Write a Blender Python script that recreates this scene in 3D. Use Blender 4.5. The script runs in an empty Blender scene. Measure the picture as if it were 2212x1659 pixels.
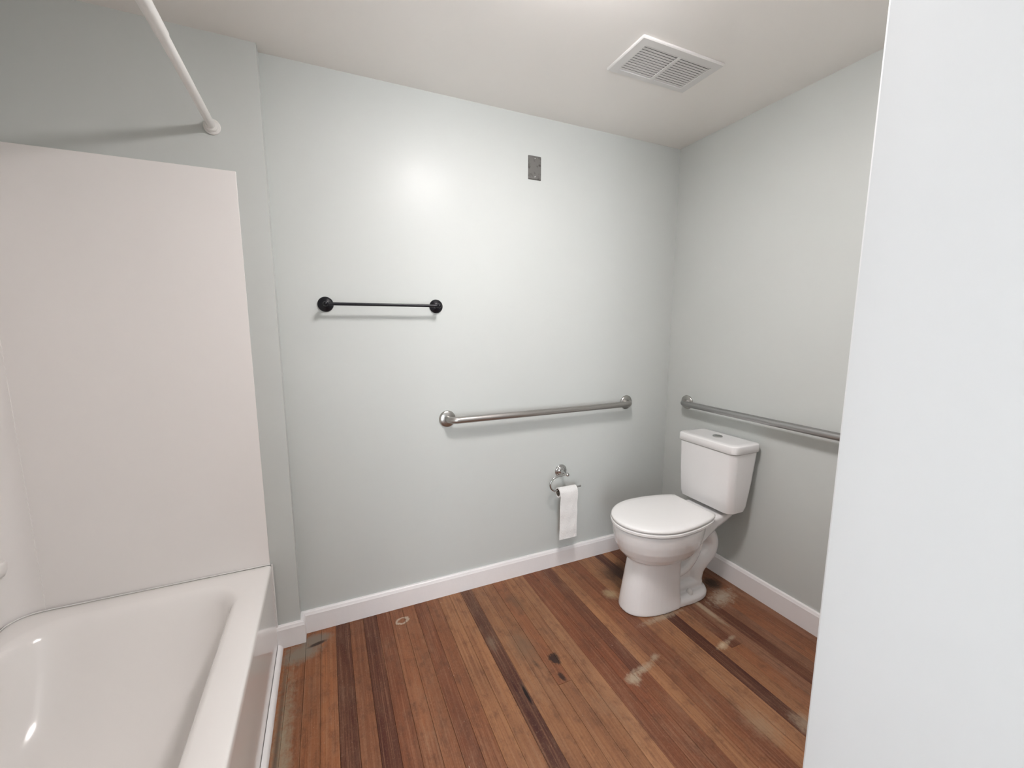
import bpy, bmesh, math, random
from math import sin, cos, pi, radians, sqrt
from mathutils import Vector, Matrix

random.seed(7)
scene = bpy.context.scene
COL = scene.collection

# ------------------------------------------------------------------ camera
W_PX, H_PX, F_PX = 2212.0, 1659.0, 895.0
cam_data = bpy.data.cameras.new('camera')
cam_data.sensor_fit = 'HORIZONTAL'
cam_data.sensor_width = 36.0
cam_data.lens = F_PX / W_PX * 36.0
cam_data.clip_start = 0.02
cam = bpy.data.objects.new('camera', cam_data)
COL.objects.link(cam)
cam.location = (0.0, 0.0, 1.345)
cam.rotation_euler = (radians(90.0 - 7.982), 0.0, radians(-24.14))
scene.camera = cam

# ------------------------------------------------------------------ world / exposure
world = bpy.data.worlds.new('daylight')
scene.world = world
world.use_nodes = True
wb = world.node_tree.nodes['Background']
wb.inputs[0].default_value = (0.90, 0.95, 1.0, 1.0)
wb.inputs[1].default_value = 4.6

vs = scene.view_settings
vs.view_transform = 'Standard'
vs.look = 'None'
vs.gamma = 1.0
vs.use_curve_mapping = False
vs.exposure = 1.66
LAMP_STRENGTH = 29.0
LAMP_POS = (0.64, 0.84)

# ------------------------------------------------------------------ room constants
YB = 1.900      # back wall
YL = 1.845      # furred-out wall at the foot of the tub
XR = 1.895      # right wall
XL = -1.010     # left wall
ZC = 2.335      # ceiling
YN = -1.50      # wall behind the photographer
PX, PY = 0.66, 0.3335   # corner of the white wall beside the doorway


# ------------------------------------------------------------------ materials
def new_mat(name):
    m = bpy.data.materials.new(name)
    m.use_nodes = True
    nt = m.node_tree
    return m, nt, nt.nodes['Principled BSDF']


def plain(name, col, rough=0.5, metal=0.0, bump=0.0, bscale=40.0, coat=0.0, spec=0.5, var=0.0, vscale=6.0):
    m, nt, b = new_mat(name)
    b.inputs['Base Color'].default_value = (*col, 1)
    b.inputs['Roughness'].default_value = rough
    b.inputs['Metallic'].default_value = metal
    b.inputs['Coat Weight'].default_value = coat
    b.inputs['Coat Roughness'].default_value = 0.08
    b.inputs['Specular IOR Level'].default_value = spec
    tc = nt.nodes.new('ShaderNodeNewGeometry')
    if var > 0:
        n = nt.nodes.new('ShaderNodeTexNoise')
        n.inputs['Scale'].default_value = vscale
        n.inputs['Detail'].default_value = 4
        nt.links.new(tc.outputs['Position'], n.inputs['Vector'])
        mx = nt.nodes.new('ShaderNodeMix')
        mx.data_type = 'RGBA'
        mx.inputs[6].default_value = (*[c * (1 - var) for c in col], 1)
        mx.inputs[7].default_value = (*[min(1, c * (1 + var)) for c in col], 1)
        nt.links.new(n.outputs['Fac'], mx.inputs[0])
        nt.links.new(mx.outputs[2], b.inputs['Base Color'])
    if bump > 0:
        n = nt.nodes.new('ShaderNodeTexNoise')
        n.inputs['Scale'].default_value = bscale
        n.inputs['Detail'].default_value = 5
        nt.links.new(tc.outputs['Position'], n.inputs['Vector'])
        bp = nt.nodes.new('ShaderNodeBump')
        bp.inputs['Strength'].default_value = bump
        bp.inputs['Distance'].default_value = 0.004
        nt.links.new(n.outputs['Fac'], bp.inputs['Height'])
        nt.links.new(bp.outputs['Normal'], b.inputs['Normal'])
    return m


M = {}
M['wall'] = plain('grey_green_wall_paint', (0.575, 0.597, 0.575), 0.31, spec=0.14, bump=0.10, bscale=9, var=0.015, vscale=3)
M['ceiling'] = plain('ceiling_paint', (0.88, 0.855, 0.815), 0.6, bump=0.12, bscale=12, var=0.015, vscale=3)
M['white_wall'] = plain('white_wall_paint', (0.75, 0.75, 0.75), 0.45, bump=0.08, bscale=14)
M['trim'] = plain('white_trim_paint', (0.87, 0.845, 0.84), 0.35, bump=0.2, bscale=30, var=0.02, vscale=20)
M['porcelain'] = plain('white_porcelain', (0.85, 0.84, 0.835), 0.10, coat=0.5)
M['plastic'] = plain('white_seat_plastic', (0.85, 0.84, 0.825), 0.22)
M['acrylic'] = plain('white_tub_acrylic', (0.86, 0.83, 0.80), 0.14, coat=0.3)
M['surround'] = plain('white_surround_panel', (0.86, 0.83, 0.805), 0.30)
M['rod'] = plain('white_rod_enamel', (0.80, 0.79, 0.76), 0.35, var=0.03, vscale=60)
M['vent'] = plain('white_vent_plastic', (0.72, 0.71, 0.69), 0.45)
M['dark'] = plain('painted_cavity_shade', (0.03, 0.03, 0.03), 0.8)  # near-black colour stands in for the shade inside the vent
M['black'] = plain('matte_black_metal', (0.006, 0.006, 0.009), 0.32, spec=0.35)
M['chrome'] = plain('polished_chrome', (0.55, 0.55, 0.54), 0.14, metal=1.0)
M['paper'] = plain('toilet_paper', (0.84, 0.83, 0.81), 0.9, bump=0.7, bscale=160)
M['core'] = plain('cardboard_core', (0.16, 0.13, 0.10), 0.9)
M['subfloor'] = plain('dark_subfloor', (0.03, 0.017, 0.012), 0.8)
M['caulk'] = plain('white_caulk', (0.76, 0.74, 0.72), 0.5)
M['dust'] = plain('plaster_debris', (0.45, 0.42, 0.37), 0.9, bump=0.6, bscale=120)


def brushed(name, col, rough, axis):
    m, nt, b = new_mat(name)
    b.inputs['Metallic'].default_value = 1.0
    g = nt.nodes.new('ShaderNodeNewGeometry')
    mp = nt.nodes.new('ShaderNodeMapping')
    s = [260.0, 260.0, 260.0]
    s[axis] = 6.0
    mp.inputs['Scale'].default_value = s
    n = nt.nodes.new('ShaderNodeTexNoise')
    n.inputs['Scale'].default_value = 1.0
    n.inputs['Detail'].default_value = 3
    nt.links.new(g.outputs['Position'], mp.inputs['Vector'])
    nt.links.new(mp.outputs['Vector'], n.inputs['Vector'])
    mr = nt.nodes.new('ShaderNodeMapRange')
    mr.inputs[3].default_value = rough - 0.07
    mr.inputs[4].default_value = rough + 0.09
    nt.links.new(n.outputs['Fac'], mr.inputs[0])
    nt.links.new(mr.outputs[0], b.inputs['Roughness'])
    b.inputs['Base Color'].default_value = (*col, 1)
    return m


M['steel_x'] = brushed('brushed_steel_x', (0.44, 0.425, 0.405), 0.33, 0)
M['steel_y'] = brushed('brushed_steel_y', (0.40, 0.395, 0.39), 0.33, 1)
M['steel'] = plain('satin_steel', (0.46, 0.45, 0.43), 0.28, metal=1.0)


def plate_mat():
    m, nt, b = new_mat('smudged_steel_plate')
    b.inputs['Metallic'].default_value = 0.85
    b.inputs['Roughness'].default_value = 0.5
    g = nt.nodes.new('ShaderNodeNewGeometry')
    n = nt.nodes.new('ShaderNodeTexNoise')
    n.inputs['Scale'].default_value = 38
    n.inputs['Detail'].default_value = 5
    nt.links.new(g.outputs['Position'], n.inputs['Vector'])
    r = nt.nodes.new('ShaderNodeValToRGB')
    r.color_ramp.elements[0].position = 0.33
    r.color_ramp.elements[0].color = (0.09, 0.083, 0.075, 1)
    r.color_ramp.elements[1].position = 0.47
    r.color_ramp.elements[1].color = (0.23, 0.225, 0.215, 1)
    nt.links.new(n.outputs['Fac'], r.inputs['Fac'])
    nt.links.new(r.outputs['Color'], b.inputs['Base Color'])
    return m


M['plate'] = plate_mat()


def emit_mat(name, col, strength):
    m, nt, b = new_mat(name)
    b.inputs['Base Color'].default_value = (0.8, 0.8, 0.8, 1)
    b.inputs['Emission Color'].default_value = (*col, 1)
    b.inputs['Emission Strength'].default_value = strength
    return m


M['lamp_glass'] = emit_mat('lit_opal_glass', (1.0, 0.96, 0.965), LAMP_STRENGTH)


def glass_mat():
    m = bpy.data.materials.new('window_glass')
    m.use_nodes = True
    nt = m.node_tree
    nt.nodes.clear()
    out = nt.nodes.new('ShaderNodeOutputMaterial')
    mix = nt.nodes.new('ShaderNodeMixShader')
    tr = nt.nodes.new('ShaderNodeBsdfTransparent')
    gl = nt.nodes.new('ShaderNodeBsdfGlossy')
    gl.inputs['Roughness'].default_value = 0.02
    fr = nt.nodes.new('ShaderNodeFresnel')
    fr.inputs['IOR'].default_value = 1.45
    nt.links.new(fr.outputs[0], mix.inputs[0])
    nt.links.new(tr.outputs[0], mix.inputs[1])
    nt.links.new(gl.outputs[0], mix.inputs[2])
    nt.links.new(mix.outputs[0], out.inputs[0])
    return m


M['glass'] = glass_mat()


def plank_mat():
    """Worn fir strip flooring: tone from the object's colour, grain along y, stains and patches where they lie."""
    m, nt, b = new_mat('worn_fir_plank')
    N, Lk = nt.nodes, nt.links
    g = N.new('ShaderNodeNewGeometry')
    oi = N.new('ShaderNodeObjectInfo')
    # per-plank offset so that the grain is not continuous across the joints
    off = N.new('ShaderNodeVectorMath'); off.operation = 'SCALE'
    comb = N.new('ShaderNodeCombineXYZ')
    Lk.new(oi.outputs['Random'], comb.inputs[0]); Lk.new(oi.outputs['Random'], comb.inputs[1])
    Lk.new(comb.outputs[0], off.inputs[0]); off.inputs['Scale'].default_value = 30.0
    add = N.new('ShaderNodeVectorMath'); add.operation = 'ADD'
    Lk.new(g.outputs['Position'], add.inputs[0]); Lk.new(off.outputs[0], add.inputs[1])

    def noise(scale, detail=4, vec=None, rough=0.55):
        mp = N.new('ShaderNodeMapping'); mp.inputs['Scale'].default_value = scale
        Lk.new(vec or add.outputs[0], mp.inputs['Vector'])
        n = N.new('ShaderNodeTexNoise'); n.inputs['Scale'].default_value = 1.0
        n.inputs['Detail'].default_value = detail
        n.inputs['Roughness'].default_value = rough
        Lk.new(mp.outputs['Vector'], n.inputs['Vector'])
        return n.outputs['Fac']

    def ramp(fac, lo, hi, a=0.0, bb=1.0):
        r = N.new('ShaderNodeMapRange'); r.clamp = True
        r.inputs[1].default_value = lo; r.inputs[2].default_value = hi
        r.inputs[3].default_value = a; r.inputs[4].default_value = bb
        Lk.new(fac, r.inputs[0])
        return r.outputs[0]

    def mix(fac, c1, c2, mode='MIX'):
        x = N.new('ShaderNodeMix'); x.data_type = 'RGBA'; x.blend_type = mode
        if isinstance(fac, (int, float)):
            x.inputs[0].default_value = fac
        else:
            Lk.new(fac, x.inputs[0])
        for s, c in ((6, c1), (7, c2)):
            if isinstance(c, tuple):
                x.inputs[s].default_value = (*c, 1)
            else:
                Lk.new(c, x.inputs[s])
        return x.outputs[2]

    def mul(a, c):
        x = N.new('ShaderNodeMath'); x.operation = 'MULTIPLY'
        Lk.new(a, x.inputs[0])
        if isinstance(c, (int, float)):
            x.inputs[1].default_value = c
        else:
            Lk.new(c, x.inputs[1])
        return x.outputs[0]

    grain_broad = noise((52, 0.8, 1), 4)
    tone_var = noise((6, 2.2, 1), 4)
    grain_fine = noise((170, 2.6, 1), 4)
    col = mix(ramp(grain_broad, 0.35, 0.70, 0.0, 0.55), oi.outputs['Color'], (0.150, 0.056, 0.029))
    col = mix(ramp(tone_var, 0.45, 0.75, 0.0, 0.55), col, (0.130, 0.052, 0.029))
    col = mix(ramp(tone_var, 0.46, 0.25, 0.0, 0.28), col, (0.34, 0.155, 0.075))
    col = mix(ramp(grain_fine, 0.50, 0.72, 0.0, 0.38), col, (0.40, 0.215, 0.12))
    col = mix(ramp(grain_fine, 0.45, 0.25, 0.0, 0.50), col, (0.075, 0.021, 0.013))
    # worn, greyed patches of finish that cross the boards
    worn = noise((5.5, 2.6, 1), 6, g.outputs['Position'], 0.65)
    haze = noise((60, 9, 1), 6, g.outputs['Position'], 0.75)
    col = mix(mul(ramp(worn, 0.47, 0.66, 0.0, 0.50), ramp(haze, 0.40, 0.64)), col, (0.30, 0.185, 0.115))
    mott = noise((26, 14, 1), 5, g.outputs['Position'], 0.7)
    col = mix(ramp(mott, 0.50, 0.72, 0.0, 0.55), col, (0.075, 0.032, 0.021))
    speck = noise((120, 95, 1), 2, g.outputs['Position'])
    speck_area = ramp(noise((7, 5, 1), 3, g.outputs['Position']), 0.50, 0.62)
    col = mix(mul(ramp(speck, 0.70, 0.76, 0.0, 0.75), speck_area), col, (0.48, 0.36, 0.27))
    scr = noise((14, 60, 1), 5, g.outputs['Position'], 0.8)
    col = mix(mul(ramp(scr, 0.63, 0.74, 0.0, 0.55), speck_area), col, (0.36, 0.24, 0.16))

    grit = noise((210, 120, 1), 3, g.outputs['Position'], 0.7)
    col = mix(ramp(grit, 0.55, 0.74, 0.0, 0.28), col, (0.42, 0.25, 0.15))
    col = mix(ramp(grit, 0.44, 0.26, 0.0, 0.35), col, (0.060, 0.024, 0.015))
    streak = noise((420, 3.2, 1), 3)
    col = mix(ramp(streak, 0.66, 0.74, 0.0, 0.45), col, (0.045, 0.018, 0.012))
    dist = noise((62, 40, 1), 8, g.outputs['Position'], 0.75)

    def blob(cx, cy, rx, ry, rot, color, strength, soft=0.55, rag=1.6, ring=False):
        nonlocal col
        mp = N.new('ShaderNodeMapping'); mp.vector_type = 'TEXTURE'
        mp.inputs['Location'].default_value = (cx, cy, 0)
        mp.inputs['Rotation'].default_value = (0, 0, rot)
        mp.inputs['Scale'].default_value = (rx, ry, 1)
        Lk.new(g.outputs['Position'], mp.inputs['Vector'])
        ln = N.new('ShaderNodeVectorMath'); ln.operation = 'LENGTH'
        Lk.new(mp.outputs['Vector'], ln.inputs[0])
        s = N.new('ShaderNodeMath'); s.operation = 'MULTIPLY_ADD'
        Lk.new(dist, s.inputs[0]); s.inputs[1].default_value = rag
        sub = N.new('ShaderNodeMath'); sub.operation = 'SUBTRACT'
        Lk.new(ln.outputs['Value'], sub.inputs[0]); sub.inputs[1].default_value = rag * 0.5
        Lk.new(sub.outputs[0], s.inputs[2])
        if ring:
            d = N.new('ShaderNodeMath'); d.operation = 'SUBTRACT'
            Lk.new(s.outputs[0], d.inputs[0]); d.inputs[1].default_value = 1.0
            a = N.new('ShaderNodeMath'); a.operation = 'ABSOLUTE'
            Lk.new(d.outputs[0], a.inputs[0])
            f = ramp(a.outputs[0], 0.30, 0.12, 0.0, strength)
        else:
            f = ramp(s.outputs[0], 1.0, 1.0 - soft, 0.0, strength)
        col = mix(f, col, color)

    for bl in STAINS_AND_PATCHES:
        blob(*bl[:7], **(bl[7] if len(bl) > 7 else {}))

    b.inputs['Specular IOR Level'].default_value = 0.3
    Lk.new(col, b.inputs['Base Color'])
    Lk.new(ramp(worn, 0.3, 0.8, 0.44, 0.64), b.inputs['Roughness'])
    bp = N.new('ShaderNodeBump'); bp.inputs['Strength'].default_value = 0.25
    bp.inputs['Distance'].default_value = 0.0015
    Lk.new(grain_fine, bp.inputs['Height'])
    Lk.new(bp.outputs['Normal'], b.inputs['Normal'])
    return m


GREY = (0.34, 0.28, 0.205)
PALE = (0.40, 0.31, 0.22)
INK = (0.022, 0.011, 0.010)
STAINS_AND_PATCHES = [
    # worn strip of bare wood and a thin dark line along the tub
    (-0.203, 1.20, 0.040, 0.66, 0.0, (0.30, 0.24, 0.165), 0.95, dict(soft=0.9, rag=2.4)),
    (-0.218, 1.15, 0.010, 0.75, 0.0, (0.05, 0.03, 0.022), 0.6, dict(soft=0.7, rag=1.2)),
    # bare corner by the foot of the tub wall
    (-0.165, 1.770, 0.095, 0.065, 0.2, (0.23, 0.19, 0.145), 0.95, dict(soft=0.6, rag=1.3)),
    (-0.110, 1.830, 0.075, 0.040, 0.0, (0.22, 0.18, 0.14), 0.9, dict(soft=0.5, rag=1.2)),
    (-0.105, 1.800, 0.045, 0.012, 0.25, INK, 0.85, dict(soft=0.5, rag=0.8)),
    # grey film around the dark boards in the middle
    (0.690, 1.430, 0.070, 0.120, 0.0, (0.19, 0.115, 0.070), 0.65, dict(soft=0.8)),
    (0.780, 1.700, 0.045, 0.130, 0.15, (0.13, 0.075, 0.045), 0.60, dict(soft=0.8)),
    (0.575, 1.500, 0.022, 0.060, 0.0, (0.22, 0.15, 0.10), 0.7, dict(soft=0.8)),
    # black spots
    (0.779, 1.315, 0.026, 0.034, 0.3, INK, 0.92, dict(soft=0.35, rag=2.2)),
    (0.762, 1.225, 0.012, 0.030, 0.2, INK, 0.85, dict(soft=0.5, rag=1.8)),
    (0.700, 1.318, 0.012, 0.030, 0.2, (0.07, 0.04, 0.025), 0.7, dict(soft=0.8, rag=1.8)),
    (0.603, 1.215, 0.007, 0.050, 0.0, (0.006, 0.003, 0.003), 0.95, dict(soft=0.4, rag=0.8)),
    # pale paint smears
    (1.010, 1.107, 0.040, 0.034, 0.4, PALE, 0.95, dict(soft=0.7, rag=2.2)),
    (1.075, 1.130, 0.075, 0.020, 0.12, PALE, 0.85, dict(soft=0.8, rag=2.2)),
    (1.160, 1.155, 0.034, 0.016, 0.3, PALE, 0.7, dict(soft=0.7, rag=2.0)),
    (1.470, 1.085, 0.045, 0.020, 0.2, (0.55, 0.44, 0.30), 0.8, dict(soft=0.8, rag=2.2)),
    (1.540, 1.100, 0.034, 0.012, 0.2, PALE, 0.7, dict(soft=0.7, rag=2.0)),
    (0.250, 1.795, 0.026, 0.019, 0.3, (0.50, 0.42, 0.33), 0.75, dict(rag=1.5, ring=True)),
    # bare rim and darker patches around the foot of the toilet
    (1.360, 1.322, 0.150, 0.022, 0.0, PALE, 0.75, dict(soft=0.8, rag=2.6)),
    (1.245, 1.560, 0.040, 0.050, 0.3, (0.42, 0.31, 0.18), 0.75, dict(soft=0.7, rag=1.6)),
    (1.590, 1.290, 0.018, 0.150, 0.0, (0.42, 0.34, 0.24), 0.70, dict(soft=0.6, rag=1.4)),
    (1.740, 1.310, 0.110, 0.055, 0.25, (0.40, 0.33, 0.25), 0.85, dict(soft=0.8, rag=3.0)),
    (1.790, 1.410, 0.060, 0.060, 0.2, (0.035, 0.022, 0.016), 0.85, dict(soft=0.6, rag=1.8)),
    (1.400, 1.700, 0.140, 0.090, 0.0, (0.075, 0.038, 0.025), 0.75, dict(soft=0.7, rag=1.4)),
    (1.280, 0.780, 0.060, 0.090, 0.1, (0.36, 0.25, 0.16), 0.5, dict(soft=0.8, rag=2.0)),
    (1.420, 0.720, 0.050, 0.060, 0.0, PALE, 0.55, dict(soft=0.8, rag=2.2)),
]
M['plank'] = plank_mat()


# ------------------------------------------------------------------ helpers
def link(o, parent=None):
    COL.objects.link(o)
    if parent is not None:
        o.parent = parent
        o.matrix_parent_inverse = Matrix.Translation(-parent.location)
    return o


def mesh_obj(name, bm, mat, parent=None, smooth=None):
    """Link a bmesh (world coordinates) as one mesh object; its origin is set to its own centre."""
    bmesh.ops.recalc_face_normals(bm, faces=bm.faces[:])
    me = bpy.data.meshes.new(name)
    if bm.verts:
        lo = Vector([min(v.co[i] for v in bm.verts) for i in range(3)])
        hi = Vector([max(v.co[i] for v in bm.verts) for i in range(3)])
        c = (lo + hi) / 2
        bmesh.ops.translate(bm, verts=bm.verts[:], vec=-c)
    else:
        c = Vector()
    if smooth is not None:
        for f in bm.faces:
            f.smooth = True
        lim = radians(smooth)
        for e in bm.edges:
            if len(e.link_faces) == 2 and e.calc_face_angle(0.0) > lim:
                e.smooth = False
    bm.to_mesh(me)
    bm.free()
    me.materials.append(mat)
    o = bpy.data.objects.new(name, me)
    o.location = c
    return link(o, parent)


def tag(o, label=None, cat=None, group=None, kind=None):
    if label: o['label'] = label
    if cat: o['category'] = cat
    if group: o['group'] = group
    if kind: o['kind'] = kind
    return o


def thing(name, loc, label, cat, group=None):
    o = bpy.data.objects.new(name, None)
    o.empty_display_size = 0.05
    o.location = loc
    COL.objects.link(o)
    return tag(o, label, cat, group)


def box(bm, x0, x1, y0, y1, z0, z1, bevel=0.0, seg=2):
    r = bmesh.ops.create_cube(bm, size=1.0)
    vs_ = r['verts']
    for v in vs_:
        v.co = Vector(((x0 + x1) / 2 + v.co.x * (x1 - x0), (y0 + y1) / 2 + v.co.y * (y1 - y0), (z0 + z1) / 2 + v.co.z * (z1 - z0)))
    if bevel > 0:
        es = list({e for v in vs_ for e in v.link_edges})
        bmesh.ops.bevel(bm, geom=es, offset=bevel, segments=seg, profile=0.5, affect='EDGES')
    return bm


def boxes(*bs, bevel=0.0, seg=2):
    bm = bmesh.new()
    for b in bs:
        box(bm, *b, bevel=bevel, seg=seg)
    return bm


def loft(bm, rings, cap0=True, cap1=True, closed=False):
    vr = [[bm.verts.new(p) for p in r] for r in rings]
    n = len(vr[0])
    pairs = list(zip(vr[:-1], vr[1:]))
    if closed:
        pairs.append((vr[-1], vr[0]))
    for a, b_ in pairs:
        for i in range(n):
            bm.faces.new((a[i], a[(i + 1) % n], b_[(i + 1) % n], b_[i]))
    if not closed:
        if cap0: bm.faces.new(list(reversed(vr[0])))
        if cap1: bm.faces.new(vr[-1])
    return bm


def tube(bm, pts, rad, n=16, cap=True, scale=None):
    """Sweep a circle along pts; rad may be a number or a list."""
    pts = [Vector(p) for p in pts]
    if isinstance(rad, (int, float)):
        rad = [rad] * len(pts)
    rings = []
    t0 = (pts[1] - pts[0]).normalized()
    ref = Vector((0, 0, 1)) if abs(t0.z) < 0.9 else Vector((1, 0, 0))
    nrm = (ref - t0 * ref.dot(t0)).normalized()
    for i, p in enumerate(pts):
        if i == 0: t = t0
        elif i == len(pts) - 1: t = (pts[-1] - pts[-2]).normalized()
        else: t = ((pts[i + 1] - p).normalized() + (p - pts[i - 1]).normalized()).normalized()
        nrm = (nrm - t * nrm.dot(t)).normalized()
        bn = t.cross(nrm)
        ring = []
        for k in range(n):
            a = 2 * pi * k / n
            d = nrm * cos(a) * rad[i] + bn * sin(a) * rad[i]
            if scale:
                d = Vector((d.x * scale[0], d.y * scale[1], d.z * scale[2]))
            ring.append(p + d)
        rings.append(ring)
    return loft(bm, rings, cap, cap)


def lathe(bm, prof, origin, axis, n=32):
    """Revolve (radius, height) pairs about an axis through origin; ends are capped."""
    axis = Vector(axis).normalized()
    ref = Vector((0, 0, 1)) if abs(axis.z) < 0.9 else Vector((1, 0, 0))
    u = (ref - axis * ref.dot(axis)).normalized()
    v = axis.cross(u)
    o = Vector(origin)
    rings = [[o + axis * h + (u * cos(2 * pi * k / n) + v * sin(2 * pi * k / n)) * max(r, 1e-4) for k in range(n)] for r, h in prof]
    return loft(bm, rings)


def smooth_path(pts, n=8):
    """Catmull-Rom through pts."""
    P = [Vector(p) for p in pts]
    P = [2 * P[0] - P[1]] + P + [2 * P[-1] - P[-2]]
    out = []
    for i in range(1, len(P) - 2):
        for k in range(n):
            t = k / n
            a, b_, c, d = P[i - 1], P[i], P[i + 1], P[i + 2]
            out.append(0.5 * ((2 * b_) + (c - a) * t + (2 * a - 5 * b_ + 4 * c - d) * t * t + (3 * b_ - a - 3 * c + d) * t ** 3))
    out.append(P[-2])
    return out


def rrect(x0, x1, y0, y1, r, z, n=8):
    """Rounded rectangle ring with 4*(n+1) points, anticlockwise from the +x+y corner."""
    out = []
    for cx, cy, a0 in ((x1 - r, y1 - r, 0), (x0 + r, y1 - r, pi / 2), (x0 + r, y0 + r, pi), (x1 - r, y0 + r, 3 * pi / 2)):
        for k in range(n + 1):
            a = a0 + k / n * pi / 2
            out.append(Vector((cx + r * cos(a), cy + r * sin(a), z)))
    return out


# ------------------------------------------------------------------ the setting
def struct(name, bm, mat, label, parent=None, smooth=None):
    o = mesh_obj(name, bm, mat, parent, smooth)
    return tag(o, label=label, kind='structure')


floor = struct('floor', boxes((XL - 0.1, XR + 0.1, YN - 0.1, YB + 0.1, -0.12, -0.016)), M['subfloor'],
               'worn reddish brown wooden strip floor')
struct('wall_back', boxes((-0.165, XR, YB, YB + 0.1, -0.016, ZC)), M['wall'], 'pale grey green wall behind the black towel bar')
struct('wall_back_left', boxes((XL, -0.165, YL, YB + 0.1, -0.016, ZC)), M['wall'],
       'pale grey green wall at the foot of the bathtub')
struct('wall_right', boxes((XR, XR + 0.1, PY, YB + 0.1, -0.016, ZC)), M['wall'], 'pale grey green wall behind the toilet')
struct('wall_near_right', boxes((PX, XR + 0.1, YN, PY, -0.016, ZC), bevel=0.003), M['white_wall'],
       'bright white smooth wall with a sharp vertical corner')
WX0, WX1, WZ0, WZ1 = -0.96, -0.10, 0.10, 1.75
struct('wall_front', boxes((XL, WX0, YN - 0.1, YN, -0.016, ZC), (WX1, PX, YN - 0.1, YN, -0.016, ZC),
                           (WX0, WX1, YN - 0.1, YN, -0.016, WZ0), (WX0, WX1, YN - 0.1, YN, WZ1, ZC)), M['wall'],
       'grey green wall with an added window, behind the doorway side')
struct('wall_front_left', boxes((XL, -0.19, 0.19, 0.31, -0.016, ZC)), M['wall'], 'grey green wall at the near end of the bathtub')
VY0_, VY1_, VZ0_, VZ1_ = -0.20, 0.14, 1.25, 2.15
struct('wall_left', boxes((XL - 0.1, XL, YN - 0.1, VY0_, -0.016, ZC), (XL - 0.1, XL, VY1_, YB + 0.1, -0.016, ZC),
                          (XL - 0.1, XL, VY0_, VY1_, -0.016, VZ0_), (XL - 0.1, XL, VY0_, VY1_, VZ1_, ZC)), M['wall'],
       'grey green wall along the long side of the bathtub')
struct('ceiling', boxes((XL - 0.1, XR + 0.1, YN - 0.1, YB + 0.1, ZC, ZC + 0.1)), M['ceiling'], 'off white flat ceiling')

# unseen windows behind the photographer, added and shaped to fill in daylight


def window(name, side, a0, a1, z0, z1):
    """An added, unseen two-sash window in the front wall (side 'y') or the left wall (side 'x'), with a sampling portal outside it."""
    def bxs(*bs):
        out = []
        for (p0, p1, d, c0, c1) in bs:
            out.append((p0, p1, YN - 0.05 - d, YN - 0.05 + d, c0, c1) if side == 'y' else (XL - 0.05 - d, XL - 0.05 + d, p0, p1, c0, c1))
        return boxes(*out)
    zm = (z0 + z1) / 2
    w = struct(name, bxs((a0, a1, 0.03, z0, z0 + 0.05), (a0, a1, 0.03, z1 - 0.05, z1), (a0, a0 + 0.05, 0.03, z0 + 0.05, z1 - 0.05),
                         (a1 - 0.05, a1, 0.03, z0 + 0.05, z1 - 0.05), (a0 + 0.05, a1 - 0.05, 0.02, zm - 0.02, zm + 0.02)), M['trim'], 'unseen white framed window added for fill daylight')
    for c0, c1 in ((z0 + 0.05, zm - 0.02), (zm + 0.02, z1 - 0.05)):
        mesh_obj('pane', bxs((a0 + 0.05, a1 - 0.05, 0.003, c0, c1)), M['glass'], w)
    li = bpy.data.lights.new('window_portal', 'AREA')
    li.shape = 'RECTANGLE'
    li.cycles.is_portal = True
    o = bpy.data.objects.new('window_portal', li)
    if side == 'y':
        li.size, li.size_y = a1 - a0, z1 - z0
        o.location = ((a0 + a1) / 2, YN - 0.11, zm)
        o.rotation_euler = (radians(90), 0, 0)
    else:
        li.size, li.size_y = z1 - z0, a1 - a0
        o.location = (XL - 0.11, (a0 + a1) / 2, zm)
        o.rotation_euler = (0, radians(-90), 0)
    COL.objects.link(o)


window('fill_window_1', 'y', WX0, WX1, WZ0, WZ1)  # unseen, placed and sized to light the back wall frontally
window('fill_window_2', 'x', VY0_, VY1_, VZ0_, VZ1_)  # unseen, added as cool fill from the left


# baseboards: a flat board with a small rounded cap
def board_profile(h, t):
    return [(0, 0), (t, 0), (t, h - 0.016), (t - 0.002, h - 0.012), (t - 0.004, h - 0.004), (t - 0.008, h), (0, h)]


def baseboard(name, pts, h, t, label):
    """pts: plan polyline along the wall face; the board grows to the left of the direction of travel (into the room)."""
    P = [Vector(p) for p in pts]
    rings = []
    for i, p in enumerate(P):
        d0 = (P[i] - P[i - 1]).normalized() if i else (P[1] - P[0]).normalized()
        d1 = (P[i + 1] - P[i]).normalized() if i < len(P) - 1 else d0
        n0 = Vector((-d0.y, d0.x)); n1 = Vector((-d1.y, d1.x))
        m_ = (n0 + n1)
        m_ = m_ / max(0.2, m_.dot(n0))
        rings.append([Vector((p.x + m_.x * a, p.y + m_.y * a, z)) for a, z in board_profile(h, t)])
    bm = bmesh.new()
    loft(bm, rings)
    return struct(name, bm, M['trim'], label, smooth=25)


baseboard('baseboard_back', [(XR, YB), (-0.165, YB), (-0.165, YL), (-0.2545, YL)], 0.100, 0.0165,
          'white painted baseboard below the black towel bar, stepping out by the tub')
baseboard('baseboard_right', [(XR, PY), (XR, YB - 0.0175)], 0.108, 0.013, 'white painted baseboard behind the toilet')

# shoe moulding along the tub apron
bm = bmesh.new()
prof = [(0, 0)] + [(0.018 * cos(a), 0.022 * sin(a)) for a in [i / 6 * pi / 2 for i in range(7)]]
loft(bm, [[Vector((-0.2525 + a, y, z)) for a, z in prof] for y in (0.311, YL - 0.018)])
struct('trim_1', bm, M['trim'], 'thin white quarter round strip along the foot of the bathtub', smooth=40)

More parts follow.
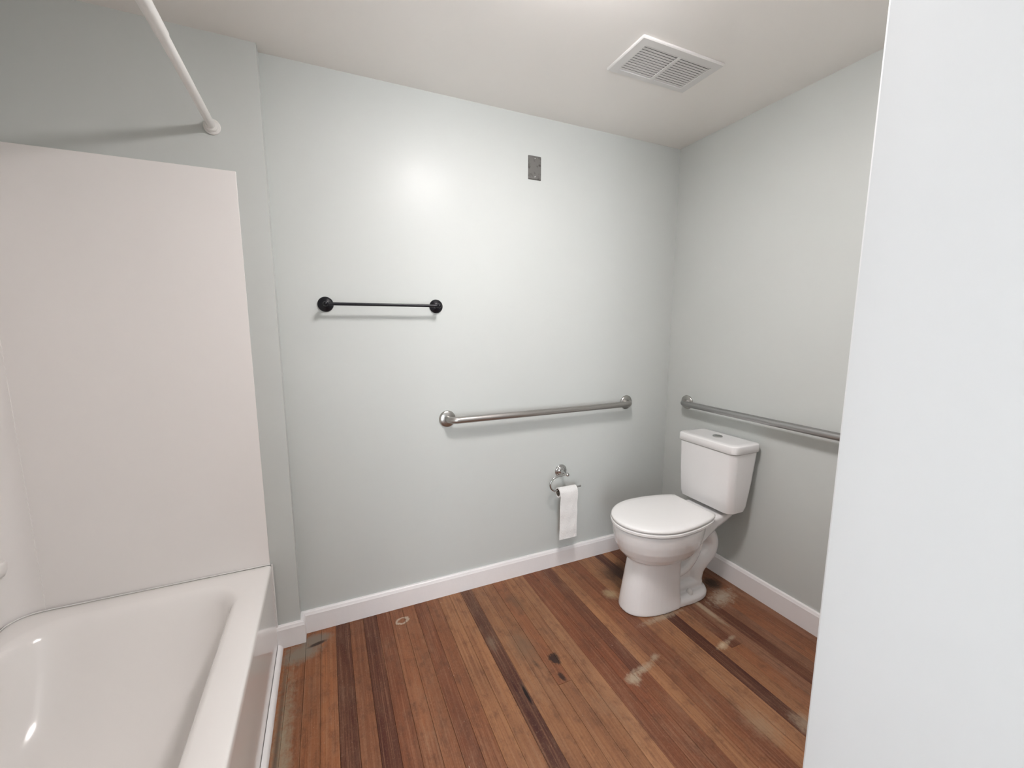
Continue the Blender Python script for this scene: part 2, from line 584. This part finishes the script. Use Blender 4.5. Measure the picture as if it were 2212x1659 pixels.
# ------------------------------------------------------------------ floor planks
PITCH, X0 = 0.0586, -0.0315
T = dict(o=(0.370, 0.140, 0.056), d=(0.078, 0.020, 0.012), m=(0.300, 0.114, 0.050), r=(0.230, 0.076, 0.034),
         t=(0.395, 0.182, 0.082), l=(0.420, 0.205, 0.098), g=(0.265, 0.124, 0.070), k=(0.055, 0.014, 0.011), b=(0.125, 0.036, 0.020))
tones = {-4: 'o', -3: 'o', -2: 'o', -1: 'o', 0: 'd', 1: 'm', 2: 'd', 3: 'r', 4: 'm', 5: 'm', 6: 'r', 7: 'm', 8: 't', 9: 't', 10: 'k', 11: 't',
         12: 't', 13: 'm', 14: 't', 15: 'l', 16: 'r', 17: 'r', 18: 'b', 19: 't', 20: 'm', 21: 'r', 22: 't', 23: 'l', 24: 'k', 25: 't',
         26: 'b', 27: 'g', 28: 'd', 29: 'g', 30: 'g', 31: 'm', 32: 'g'}
# butt joints: plank index -> list of (y, tone of the piece nearer the doorway)
joints = {26: [(1.06, 'm')], 18: [(1.13, 'r')], 30: [(1.30, 'm')], 5: [(0.7, 'r')], 13: [(1.20, 't')]}
plank_meshes = {}


def plank(x0, x1, y0, y1, tone):
    w, l = x1 - x0, y1 - y0
    key = (round(w, 4), round(l, 4))
    me = plank_meshes.get(key)
    if me is None:
        bm = bmesh.new()
        g = 0.00035
        box(bm, -w / 2 + g, w / 2 - g, -l / 2 + g, l / 2 - g, -0.008, 0.008)
        top = [e for e in bm.edges if all(v.co.z > 0 for v in e.verts)]
        bmesh.ops.bevel(bm, geom=top, offset=0.0007, segments=1, affect='EDGES')
        me = bpy.data.meshes.new('plank')
        bm.to_mesh(me)
        bm.free()
        me.materials.append(M['plank'])
        plank_meshes[key] = me
    o = bpy.data.objects.new('plank', me)
    o.location = ((x0 + x1) / 2, (y0 + y1) / 2, -0.0085 + random.uniform(-0.0004, 0.0004))
    c = T[tone]
    j = random.uniform(0.80, 0.98)
    o.color = (c[0] * j, c[1] * j, c[2] * j, 1)
    link(o, floor)


Y_FAR = YB - 0.004
for n in range(-4, 33):
    x0, x1 = X0 + n * PITCH, X0 + (n + 1) * PITCH
    yn = YN + 0.004 if x1 <= PX else PY + 0.002
    yf = Y_FAR
    if n <= -3: yf = YL - 0.003
    x0 = max(x0, -0.2515)
    x1 = min(x1, XR - 0.002)
    if x1 - x0 < 0.006: continue
    if yn < 0 and n <= -4:
        yn = 0.31
    cuts = joints.get(n, [])
    t = tones[n]
    top = yf
    for (yj, tn) in cuts:
        plank(x0, x1, yj, top, t)
        top, t = yj, tn
    plank(x0, x1, yn, top, t)

# ------------------------------------------------------------------ bathtub
TX0, TX1, TY0, TY1, TZ = XL + 0.006, -0.2535, 0.314, YL - 0.0068, 0.380
tub = thing('bathtub', ((TX0 + TX1) / 2, (TY0 + TY1) / 2, 0), 'glossy white built-in bathtub with a flat front apron', 'bathtub')
bm = bmesh.new()
K = 14
rings = [
    rrect(TX0, TX1, TY0, TY1, 0.006, TZ - 0.03, K),
    rrect(TX0, TX1, TY0, TY1, 0.008, TZ - 0.008, K),
    rrect(TX0 + 0.003, TX1 - 0.003, TY0 + 0.003, TY1 - 0.001, 0.008, TZ - 0.002, K),
    rrect(TX0 + 0.009, TX1 - 0.009, TY0 + 0.009, TY1 - 0.006, 0.010, TZ, K),
]
# basin opening and walls: x0, x1, y0, y1, corner radius, height
for x0, x1, y0, y1, r, z in (
        (-0.955, -0.336, 0.400, 1.772, 0.125, 0.3795), (-0.948, -0.344, 0.408, 1.762, 0.128, 0.3770),
        (-0.941, -0.351, 0.416, 1.751, 0.130, 0.3715), (-0.935, -0.357, 0.424, 1.740, 0.130, 0.3620),
        (-0.931, -0.361, 0.430, 1.730, 0.130, 0.3480), (-0.926, -0.365, 0.436, 1.713, 0.130, 0.3200),
        (-0.916, -0.373, 0.446, 1.670, 0.135, 0.2500), (-0.904, -0.386, 0.456, 1.610, 0.138, 0.1750),
        (-0.890, -0.402, 0.470, 1.545, 0.140, 0.1200), (-0.868, -0.428, 0.492, 1.465, 0.135, 0.0880),
        (-0.835, -0.460, 0.525, 1.410, 0.120, 0.0740), (-0.780, -0.510, 0.600, 1.330, 0.090, 0.0700)):
    rings.append(rrect(x0, x1, y0, y1, r, z, K))
loft(bm, rings, cap0=False)
mesh_obj('basin', bm, M['acrylic'], tub, smooth=60)
bm = boxes((TX1 - 0.03, TX1 - 0.0005, TY0, TY1, 0.0, TZ - 0.012))
mesh_obj('apron', bm, M['acrylic'], tub)
bm = bmesh.new()
tube(bm, [(TX1 + 0.0015, TY1 - 0.001, 0.024), (TX1 + 0.0015, TY1 - 0.001, TZ)], 0.0035, 10)
mesh_obj('caulk_bead', bm, M['caulk'], tub, smooth=40)

bm = bmesh.new()
arc_c = [(-0.934 - 0.0645 * sin(i / 6 * pi / 2), YL - 0.082 + 0.0670 * cos(i / 6 * pi / 2), TZ + 0.0026) for i in range(7)]
tube(bm, [(TX1 - 0.004, YL - 0.0093, TZ + 0.0026), (-0.920, YL - 0.0130, TZ + 0.0026)] + arc_c + [(-0.9985, YL - 0.100, TZ + 0.0026), (-0.9985, 0.38, TZ + 0.0026)], 0.0024, 10)
mesh_obj('caulk_bead', bm, M['caulk'], tub, smooth=40)

# surround panels
sur = thing('tub_surround', ((TX0 + TX1) / 2, YL - 0.004, TZ), 'smooth white wall panels standing above the bathtub', 'surround')
SZ = 1.892
mesh_obj('end_panel', boxes((-0.930, -0.2585, YL - 0.0065, YL - 0.0005, TZ + 0.001, SZ), bevel=0.0012), M['surround'], sur)
mesh_obj('side_panel', boxes((XL + 0.0005, XL + 0.0065, 0.38, YL - 0.080, TZ + 0.001, SZ), bevel=0.0012), M['surround'], sur)
mesh_obj('end_panel', boxes((-0.930, -0.2585, 0.3105, 0.3165, TZ + 0.001, SZ), bevel=0.0012), M['surround'], sur)
bm = bmesh.new()
cr = 0.072
arc = [(-0.925, YL - 0.010)] + [(-0.934 - cr * sin(a), YL - 0.010 - cr * (1 - cos(a))) for a in [i / 12 * pi / 2 for i in range(13)]] + [(-1.006, YL - 0.092)]
back = [(-1.009, YL - 0.092), (-1.009, YL - 0.001), (-0.925, YL - 0.001)]
outl = arc + back
loft(bm, [[Vector((x, y, z)) for x, y in outl] for z in (TZ + 0.001, SZ)])
mesh_obj('corner_cove', bm, M['surround'], sur, smooth=25)
# moulded soap ledge in the corner cove
bm = bmesh.new()
rings = []
for rr, z in ((0.006, 0.548), (0.016, 0.552), (0.022, 0.570), (0.024, 0.592), (0.020, 0.600), (0.012, 0.598)):
    rings.append([Vector((-0.998 + rr * 1.1 * cos(a), 1.785 + rr * 1.1 * sin(a), z)) for a in [2 * pi * k / 24 for k in range(24)]])
for r_ in rings:
    for v in r_:
        v.x = max(v.x, XL + 0.002)
loft(bm, rings)
mesh_obj('soap_ledge', bm, M['surround'], sur, smooth=50)

# ------------------------------------------------------------------ shower rod
RX, RZ = -0.3175, 2.031
rod = thing('shower_rod', (RX, YL, RZ), 'white telescoping shower curtain rod above the bathtub', 'shower rod')
bm = bmesh.new()
tube(bm, [(RX, YL - 0.004, RZ), (RX + 0.003, 1.33, RZ + 0.004)], 0.0130, 24)
mesh_obj('inner_tube', bm, M['rod'], rod, smooth=40)
bm = bmesh.new()
tube(bm, [(RX + 0.003, 1.345, RZ + 0.004), (RX + 0.003, 1.338, RZ + 0.004), (RX + 0.008, 0.318, RZ + 0.010)], [0.0133, 0.0150, 0.0150], 24)
mesh_obj('outer_tube', bm, M['rod'], rod, smooth=40)
for (y, d) in ((YL - 0.0004, -1), (0.3104, 1)):
    bm = bmesh.new()
    xx, zz = (RX, RZ) if d < 0 else (RX + 0.008, RZ + 0.010)
    lathe(bm, [(0.0250, 0), (0.0262, 0.002), (0.0262, 0.005), (0.0235, 0.008), (0.0205, 0.008), (0.0195, 0.009), (0.0195, 0.018), (0.0175, 0.021), (0.0140, 0.021)],
          (xx, y, zz), (0, d, 0))
    mesh_obj('flange', bm, M['rod'], rod, smooth=30)

# ------------------------------------------------------------------ black towel bar
TB = 1.433
tb = thing('towel_bar', (0.239, YB, TB), 'black metal towel bar on round mounts, on the grey green wall', 'towel bar')
for x in (0.009, 0.470):
    bm = bmesh.new()
    lathe(bm, [(0.0305, 0), (0.0310, 0.003), (0.0295, 0.007), (0.0240, 0.011), (0.0150, 0.0145), (0.0115, 0.017)], (x, YB, TB), (0, -1, 0))
    mt = mesh_obj('mount', bm, M['black'], tb, smooth=40)
    bm = bmesh.new()
    lathe(bm, [(0.0115, 0.014), (0.0085, 0.022), (0.0075, 0.040), (0.0082, 0.046), (0.0098, 0.052), (0.0105, 0.059), (0.0098, 0.066), (0.0070, 0.071), (0.0005, 0.073)],
          (x, YB, TB), (0, -1, 0), 24)
    mesh_obj('post', bm, M['black'], mt, smooth=50)
bm = bmesh.new()
tube(bm, [(0.009, YB - 0.059, TB), (0.470, YB - 0.059, TB)], 0.0062, 20)
mesh_obj('bar', bm, M['black'], tb, smooth=40)


# ------------------------------------------------------------------ steel grab bars
def grab_bar(base, along, out, length, mat, label):
    """base: centre of the first flange on the wall; along: bar direction; out: direction into the room."""
    base, along, out = Vector(base), Vector(along), Vector(out)
    t = thing('grab_bar', base, label, 'grab bar', 'stainless steel grab bars on the walls')
    for k in (0, 1):
        bm = bmesh.new()
        lathe(bm, [(0.0400, 0), (0.0405, 0.002), (0.0400, 0.005), (0.0370, 0.0085), (0.0300, 0.0110), (0.0225, 0.0125), (0.0180, 0.0135)],
              base + along * length * k, out, 40)
        mesh_obj('flange', bm, M['steel'], t, smooth=35)
    st, r = 0.056, 0.042
    pts = [base + out * 0.004, base + out * (st - r) * 0.9]
    for i in range(9):
        a = i / 8 * pi / 2
        pts.append(base + out * (st - r + r * sin(a)) + along * (r - r * cos(a)))
    e = base + along * length
    for i in range(9):
        a = pi / 2 - i / 8 * pi / 2
        pts.append(e + out * (st - r + r * sin(a)) - along * (r - r * cos(a)))
    pts += [e + out * (st - r) * 0.9, e + out * 0.004]
    bm = bmesh.new()
    tube(bm, pts, 0.0162, 24)
    mesh_obj('tube', bm, mat, t, smooth=40)
    return t


grab_bar((0.511, YB, 0.905), (1, 0, 0), (0, -1, 0), 1.068, M['steel_x'], 'stainless steel grab bar below the black towel bar')
grab_bar((XR, 1.742, 0.908), (0, -1, 0), (-1, 0, 0), 1.067, M['steel_y'], 'stainless steel grab bar on the wall above the toilet tank')

# ------------------------------------------------------------------ toilet paper holder and roll
HX, HZ, HY = 1.146, 0.553, YB - 0.068
tp = thing('toilet_paper_holder', (HX, YB, HZ), 'chrome hook shaped toilet paper holder on the wall', 'paper holder')
bm = bmesh.new()
lathe(bm, [(0.0355, 0), (0.0360, 0.003), (0.0345, 0.006), (0.0300, 0.0085), (0.0285, 0.0085), (0.0265, 0.012), (0.0180, 0.0165), (0.0110, 0.019)], (HX, YB, HZ), (0, -1, 0))
mt = mesh_obj('mount', bm, M['chrome'], tp, smooth=35)
bm = bmesh.new()
lathe(bm, [(0.0125, 0.015), (0.0095, 0.022), (0.0070, 0.034), (0.0060, 0.050), (0.0068, 0.058), (0.0095, 0.063), (0.0105, 0.069), (0.0095, 0.076), (0.0060, 0.080), (0.0005, 0.081)],
      (HX, YB, HZ), (0, -1, 0), 24)
mesh_obj('post', bm, M['chrome'], mt, smooth=50)
AZ = 0.472
path = smooth_path([(HX, HY, HZ), (HX - 0.030, HY, HZ + 0.000), (HX - 0.062, HY, HZ - 0.003), (HX - 0.088, HY, HZ - 0.014), (HX - 0.103, HY, HZ - 0.038),
                    (HX - 0.098, HY, HZ - 0.062), (HX - 0.080, HY, AZ + 0.003), (HX - 0.055, HY, AZ - 0.001), (HX - 0.02, HY, AZ), (HX + 0.04, HY, AZ + 0.002), (HX + 0.088, HY, AZ + 0.004)], 5)
bm = bmesh.new()
tube(bm, path, 0.0048, 14)
mesh_obj('arm', bm, M['chrome'], tp, smooth=50)

RX0, RX1, RR, CI = 1.090, 1.200, 0.0262, 0.0190
RZC = AZ + 0.0035 - CI + 0.0045 - 0.0005
roll = thing('toilet_paper_roll', ((RX0 + RX1) / 2, HY, RZC), 'nearly used up white toilet paper roll with a long hanging end', 'toilet paper')


def ring_tube(bm, x0, x1, ro, ri, cy, cz, n=40):
    def c(x, r): return [Vector((x, cy + r * cos(2 * pi * k / n), cz + r * sin(2 * pi * k / n))) for k in range(n)]
    return loft(bm, [c(x0, ri), c(x0, ro), c(x1, ro), c(x1, ri)], closed=True)


bm = bmesh.new(); ring_tube(bm, RX0 + 0.001, RX1 - 0.001, CI + 0.0012, CI, HY, RZC)
mesh_obj('core', bm, M['core'], roll, smooth=35)
bm = bmesh.new(); ring_tube(bm, RX0, RX1, RR, CI + 0.0013, HY, RZC)
mesh_obj('paper', bm, M['paper'], roll, smooth=35)
# hanging sheet: leaves the roll over the top, falls in front
bm = bmesh.new()
nx, rows = 12, []
prof = []
for i in range(9):
    a = pi / 2 + i / 8 * pi / 2
    prof.append((HY + (RR + 0.0012) * cos(a), RZC + (RR + 0.0012) * sin(a)))
for i in range(1, 25):
    z = RZC - i * (RZC - 0.208) / 24
    prof.append((HY - RR - 0.0015 - 0.010 * (i / 24) ** 1.4 - 0.0012 * sin(i * 0.75), z))
for j, (y, z) in enumerate(prof):
    sh = -0.009 * max(0, (j - 9) / 23)
    rows.append([(RX0 + 0.0008 + (RX1 - RX0 - 0.0016) * k / nx + sh, y + 0.0009 * sin(k * 1.1 + j * 0.5) * min(1, max(0, j - 7) / 8), z) for k in range(nx + 1)])
front = [[bm.verts.new(p) for p in r] for r in rows]
bk = []
for j, r in enumerate(rows):
    j0, j1 = max(0, j - 1), min(len(rows) - 1, j + 1)
    ty, tz = rows[j1][0][1] - rows[j0][0][1], rows[j1][0][2] - rows[j0][0][2]
    l = math.hypot(ty, tz)
    bk.append([bm.verts.new((x, y - tz / l * 0.0007, z + ty / l * 0.0007)) for x, y, z in r])
for A in (front, bk):
    for j in range(len(rows) - 1):
        for k in range(nx):
            bm.faces.new((A[j][k], A[j][k + 1], A[j + 1][k + 1], A[j + 1][k]))
for j in range(len(rows) - 1):
    for k in (0, nx):
        bm.faces.new((front[j][k], front[j + 1][k], bk[j + 1][k], bk[j][k]))
for j in (0, len(rows) - 1):
    for k in range(nx):
        bm.faces.new((front[j][k], front[j][k + 1], bk[j][k + 1], bk[j][k]))
mesh_obj('hanging_sheet', bm, M['paper'], roll, smooth=50)

# ------------------------------------------------------------------ blank wall plate
pl = thing('wall_plate', (0.9705, YB, 2.101), 'smudged grey metal blank outlet plate high on the wall', 'wall plate')
bm = bmesh.new()
loft(bm, [rrect(-0.0345, 0.0345, -0.054, 0.054, 0.002, z_, 2) for z_ in (0.0, 0.003)] + [rrect(-0.0315, 0.0315, -0.051, 0.051, 0.002, 0.0062, 2)])
bmesh.ops.transform(bm, matrix=Matrix.Translation((0.9705, YB, 2.101)) @ Matrix.Rotation(radians(90), 4, 'X'), verts=bm.verts[:])
face = mesh_obj('plate', bm, M['plate'], pl, smooth=20)
for dz in (0.0415, -0.0415):
    bm = bmesh.new()
    lathe(bm, [(0.0040, 0.005), (0.0040, 0.0068), (0.0028, 0.0080), (0.0003, 0.0084)], (0.9705, YB, 2.101 + dz), (0, -1, 0), 14)
    mesh_obj('screw', bm, M['chrome'], pl, smooth=50)

# ------------------------------------------------------------------ ceiling exhaust vent
VX0, VX1, VY0, VY1 = 1.055, 1.448, 1.248, 1.456
vent = thing('ceiling_vent', ((VX0 + VX1) / 2, (VY0 + VY1) / 2, ZC), 'white rectangular slatted exhaust fan grille on the ceiling', 'vent')
bm = bmesh.new()
ix0, ix1, iy0, iy1 = VX0 + 0.036, VX1 - 0.036, VY0 + 0.030, VY1 - 0.026
R_ = [rrect(VX0, VX1, VY0, VY1, 0.003, ZC - 0.0005, 2), rrect(VX0, VX1, VY0, VY1, 0.003, ZC - 0.0065, 2), rrect(VX0 + 0.003, VX1 - 0.003, VY0 + 0.003, VY1 - 0.003, 0.003, ZC - 0.0095, 2),
      rrect(ix0, ix1, iy0, iy1, 0.003, ZC - 0.0105, 2), rrect(ix0, ix1, iy0, iy1, 0.003, ZC - 0.0005, 2)]
loft(bm, R_, closed=True)
mesh_obj('frame', bm, M['vent'], vent, smooth=25)
mesh_obj('cavity_shade_sheet', boxes((ix0 + 0.0005, ix1 - 0.0005, iy0 + 0.0005, iy1 - 0.0005, ZC - 0.0014, ZC - 0.0006)), M['dark'], vent)  # flat dark sheet painted as the shaded hollow behind the slats
xc = (ix0 + ix1) / 2
mesh_obj('centre_bar', boxes((xc - 0.007, xc + 0.007, iy0 + 0.0002, iy1 - 0.0002, ZC - 0.0118, ZC - 0.0100)), M['vent'], vent)
NS = 12
for i in range(NS):
    yc = iy0 + (i + 0.5) * (iy1 - iy0) / NS
    bm = bmesh.new()
    box(bm, ix0 + 0.0006, ix1 - 0.0006, -0.0054, 0.0054, -0.0006, 0.0006)
    bmesh.ops.transform(bm, matrix=Matrix.Translation((0, yc, ZC - 0.0072)) @ Matrix.Rotation(radians(8), 4, 'X'), verts=bm.verts[:])
    mesh_obj('slat', bm, M['vent'], vent)

# ------------------------------------------------------------------ ceiling lamp (just above the frame)
lx, ly = LAMP_POS
lamp = thing('ceiling_lamp', (lx, ly, ZC), 'flat round ceiling lamp with a lit opal glass diffuser', 'lamp')
bm = bmesh.new()
lathe(bm, [(0.148, 0.0005), (0.152, 0.003), (0.152, 0.010), (0.148, 0.0125)], (lx, ly, ZC), (0, 0, -1), 48)
mesh_obj('base', bm, M['trim'], lamp, smooth=40)
bm = bmesh.new()
lathe(bm, [(0.145, 0.0130), (0.150, 0.020), (0.151, 0.030), (0.146, 0.041), (0.130, 0.049), (0.090, 0.053), (0.040, 0.054), (0.0005, 0.0542)], (lx, ly, ZC), (0, 0, -1), 48)
mesh_obj('glass_diffuser', bm, M['lamp_glass'], lamp, smooth=60)

# ------------------------------------------------------------------ toilet
CY = 1.437
toi = thing('toilet', (1.50, CY, 0), 'white porcelain two piece toilet with a closed lid', 'toilet')


def egg(xf, xb, hw, z, n=48, back=2.6, wide=0.52, front=2.0):
    """Egg ring in plan: round front at xf (towards -x), squarer back at xb."""
    xm_ = xf + (xb - xf) * wide
    out = []
    for k in range(n):
        a = 2 * pi * k / n
        c, s = cos(a), sin(a)
        p = front if c < 0 else back
        ex = abs(c) ** (2 / p) * (1 if c >= 0 else -1)
        ey = abs(s) ** (2 / p) * (1 if s >= 0 else -1)
        x = xm_ + ex * ((xb - xm_) if c >= 0 else (xm_ - xf))
        out.append(Vector((x, CY + ey * hw, z)))
    return out


bm = bmesh.new()
# bowl
loft(bm, [egg(1.295, 1.510, 0.070, 0.240), egg(1.262, 1.545, 0.112, 0.252), egg(1.235, 1.572, 0.138, 0.271), egg(1.212, 1.596, 0.156, 0.298),
          egg(1.198, 1.611, 0.169, 0.330), egg(1.189, 1.622, 0.176, 0.366), egg(1.185, 1.628, 0.179, 0.397), egg(1.185, 1.628, 0.179, 0.414),
          egg(1.190, 1.623, 0.174, 0.4190)])
# pedestal
ped = [(1.222, 1.500, 0.108, 0.0), (1.222, 1.500, 0.108, 0.012), (1.228, 1.498, 0.103, 0.06), (1.238, 1.496, 0.099, 0.12), (1.250, 1.494, 0.097, 0.18), (1.262, 1.494, 0.098, 0.23), (1.275, 1.494, 0.098, 0.300)]
loft(bm, [egg(xf, xb, hw, z, back=7.0, wide=0.72, front=2.3) for xf, xb, hw, z in ped])
# foot plate behind the pedestal
loft(bm, [egg(1.26, 1.715, 0.107, 0.0, back=2.8, wide=0.66), egg(1.26, 1.715, 0.107, 0.022, back=2.8, wide=0.66), egg(1.265, 1.708, 0.101, 0.036, back=2.8, wide=0.66), egg(1.28, 1.695, 0.085, 0.048, back=2.8, wide=0.66)])
# trapway: rising leg hugging the bowl, weir, then the outlet down into the floor
pathA = smooth_path([(1.42, CY, 0.150), (1.50, CY, 0.150), (1.560, CY, 0.168), (1.605, CY, 0.212), (1.630, CY, 0.270), (1.650, CY, 0.330)], 6)
tube(bm, pathA, [0.036] * len(pathA), 20, scale=(1, 2.15, 1))
pathB = smooth_path([(1.640, CY, 0.345), (1.700, CY, 0.322), (1.738, CY, 0.268), (1.728, CY, 0.212), (1.682, CY, 0.165), (1.655, CY, 0.120), (1.650, CY, 0.020)], 6)
tube(bm, pathB, [0.044 + 0.012 * sin(i / len(pathB) * pi) for i in range(len(pathB))], 20, scale=(1, 1.35, 1))
box(bm, 1.47, 1.680, CY - 0.066, CY + 0.066, 0.03, 0.085, bevel=0.02, seg=3)
# web between the legs, neck and tank deck
box(bm, 1.46, 1.700, CY - 0.036, CY + 0.036, 0.08, 0.34, bevel=0.012, seg=2)
loft(bm, [[Vector((x, CY + s * hw, z)) for s, z in ((-1, z0 + 0.02), (-0.93, z0), (0.93, z0), (1, z0 + 0.02), (1, z1 - 0.008), (0.96, z1), (-0.96, z1), (-1, z1 - 0.008))]
          for x, hw, z0, z1 in ((1.48, 0.150, 0.310, 0.418), (1.56, 0.142, 0.320, 0.419), (1.63, 0.124, 0.340, 0.420), (1.70, 0.112, 0.366, 0.424), (1.76, 0.108, 0.385, 0.428), (1.808, 0.104, 0.402, 0.440), (1.822, 0.096, 0.420, 0.440))])
bowl = mesh_obj('bowl', bm, M['porcelain'], toi)
rm = bowl.modifiers.new('fuse', 'REMESH')
rm.mode = 'VOXEL'
rm.voxel_size = 0.0038
rm.use_smooth_shade = True
sm = bowl.modifiers.new('glaze', 'SMOOTH')
sm.factor = 0.5
sm.iterations = 4

for s in (-1, 1):
    bm = bmesh.new()
    lathe(bm, [(0.0150, 0.0), (0.0150, 0.010), (0.0120, 0.019), (0.0060, 0.024), (0.0004, 0.025)], (1.565, CY + s * 0.082, 0.042), (0, 0, 1), 20)
    mesh_obj('bolt_cap', bm, M['plastic'], bowl, smooth=50)

# seat ring and lid (closed)
SF, SB, SW = 1.178, 1.648, 0.182


def seat_ring(inset, z, back=0.0):
    """Round-front seat outline that narrows towards a straight back edge."""
    xm_ = 1.400
    f, g_ = xm_ - (SF + inset), 0.364 - inset
    out = []
    for k in range(72):
        a = 2 * pi * k / 72
        x = xm_ + cos(a) * (g_ if cos(a) > 0 else f)
        out.append(Vector((min(x, SB - back - inset * 0.5), CY + sin(a) * (SW - inset), z)))
    return out


bm = bmesh.new()
loft(bm, [seat_ring(0.004, 0.4260, 0.02), seat_ring(-0.002, 0.4280, 0.02), seat_ring(-0.002, 0.4375, 0.02), seat_ring(0.001, 0.4395, 0.02)])
mesh_obj('seat', bm, M['plastic'], toi, smooth=35)
bm = bmesh.new()
loft(bm, [seat_ring(0.0015, 0.4450), seat_ring(0.0, 0.4465), seat_ring(0.0, 0.4525), seat_ring(0.003, 0.4570), seat_ring(0.012, 0.4605), seat_ring(0.040, 0.4630), seat_ring(0.11, 0.4640)])
lid = mesh_obj('seat_lid', bm, M['plastic'], toi, smooth=50)
for s in (-1, 1):
    mesh_obj('hinge', boxes((1.622, 1.660, CY + s * 0.075 - 0.022, CY + s * 0.075 + 0.022, 0.4222, 0.4490), bevel=0.006, seg=3), M['plastic'], lid, smooth=40)


# tank: slightly bowed front, tapering towards the bottom
def tank_ring(xf, xb, hw, z, bow=0.010, r=0.030, n=8):
    base = rrect(xf, xb, CY - hw, CY + hw, r, z, n)
    for v in base:
        u = (v.y - CY) / hw
        if v.x < (xf + xb) / 2:
            v.x -= bow * (1 - u * u)
    return base


bm = bmesh.new()
loft(bm, [tank_ring(1.722, 1.818, 0.146, 0.4425), tank_ring(1.712, 1.828, 0.155, 0.450), tank_ring(1.707, 1.836, 0.160, 0.475), tank_ring(1.702, 1.856, 0.164, 0.60),
          tank_ring(1.699, 1.872, 0.168, 0.745), tank_ring(1.701, 1.870, 0.166, 0.7465)])
mesh_obj('tank', bm, M['porcelain'], toi, smooth=35)
bm = bmesh.new()
loft(bm, [tank_ring(1.696, 1.876, 0.171, 0.7490), tank_ring(1.693, 1.879, 0.1735, 0.7520), tank_ring(1.693, 1.879, 0.1735, 0.7830), tank_ring(1.6945, 1.8775, 0.1720, 0.7870),
          tank_ring(1.699, 1.873, 0.1675, 0.7892), tank_ring(1.725, 1.850, 0.142, 0.7900)])
tank_lid = mesh_obj('tank_lid', bm, M['porcelain'], toi, smooth=50)
btn = bmesh.new()
lathe(btn, [(0.0235, 0.0), (0.0235, 0.0045), (0.0215, 0.006), (0.0205, 0.0052)], (1.785, CY, 0.7897), (0, 0, 1), 32)
ring = mesh_obj('flush_button', btn, M['chrome'], tank_lid, smooth=35)
tag(ring, label='round chrome dual flush button')
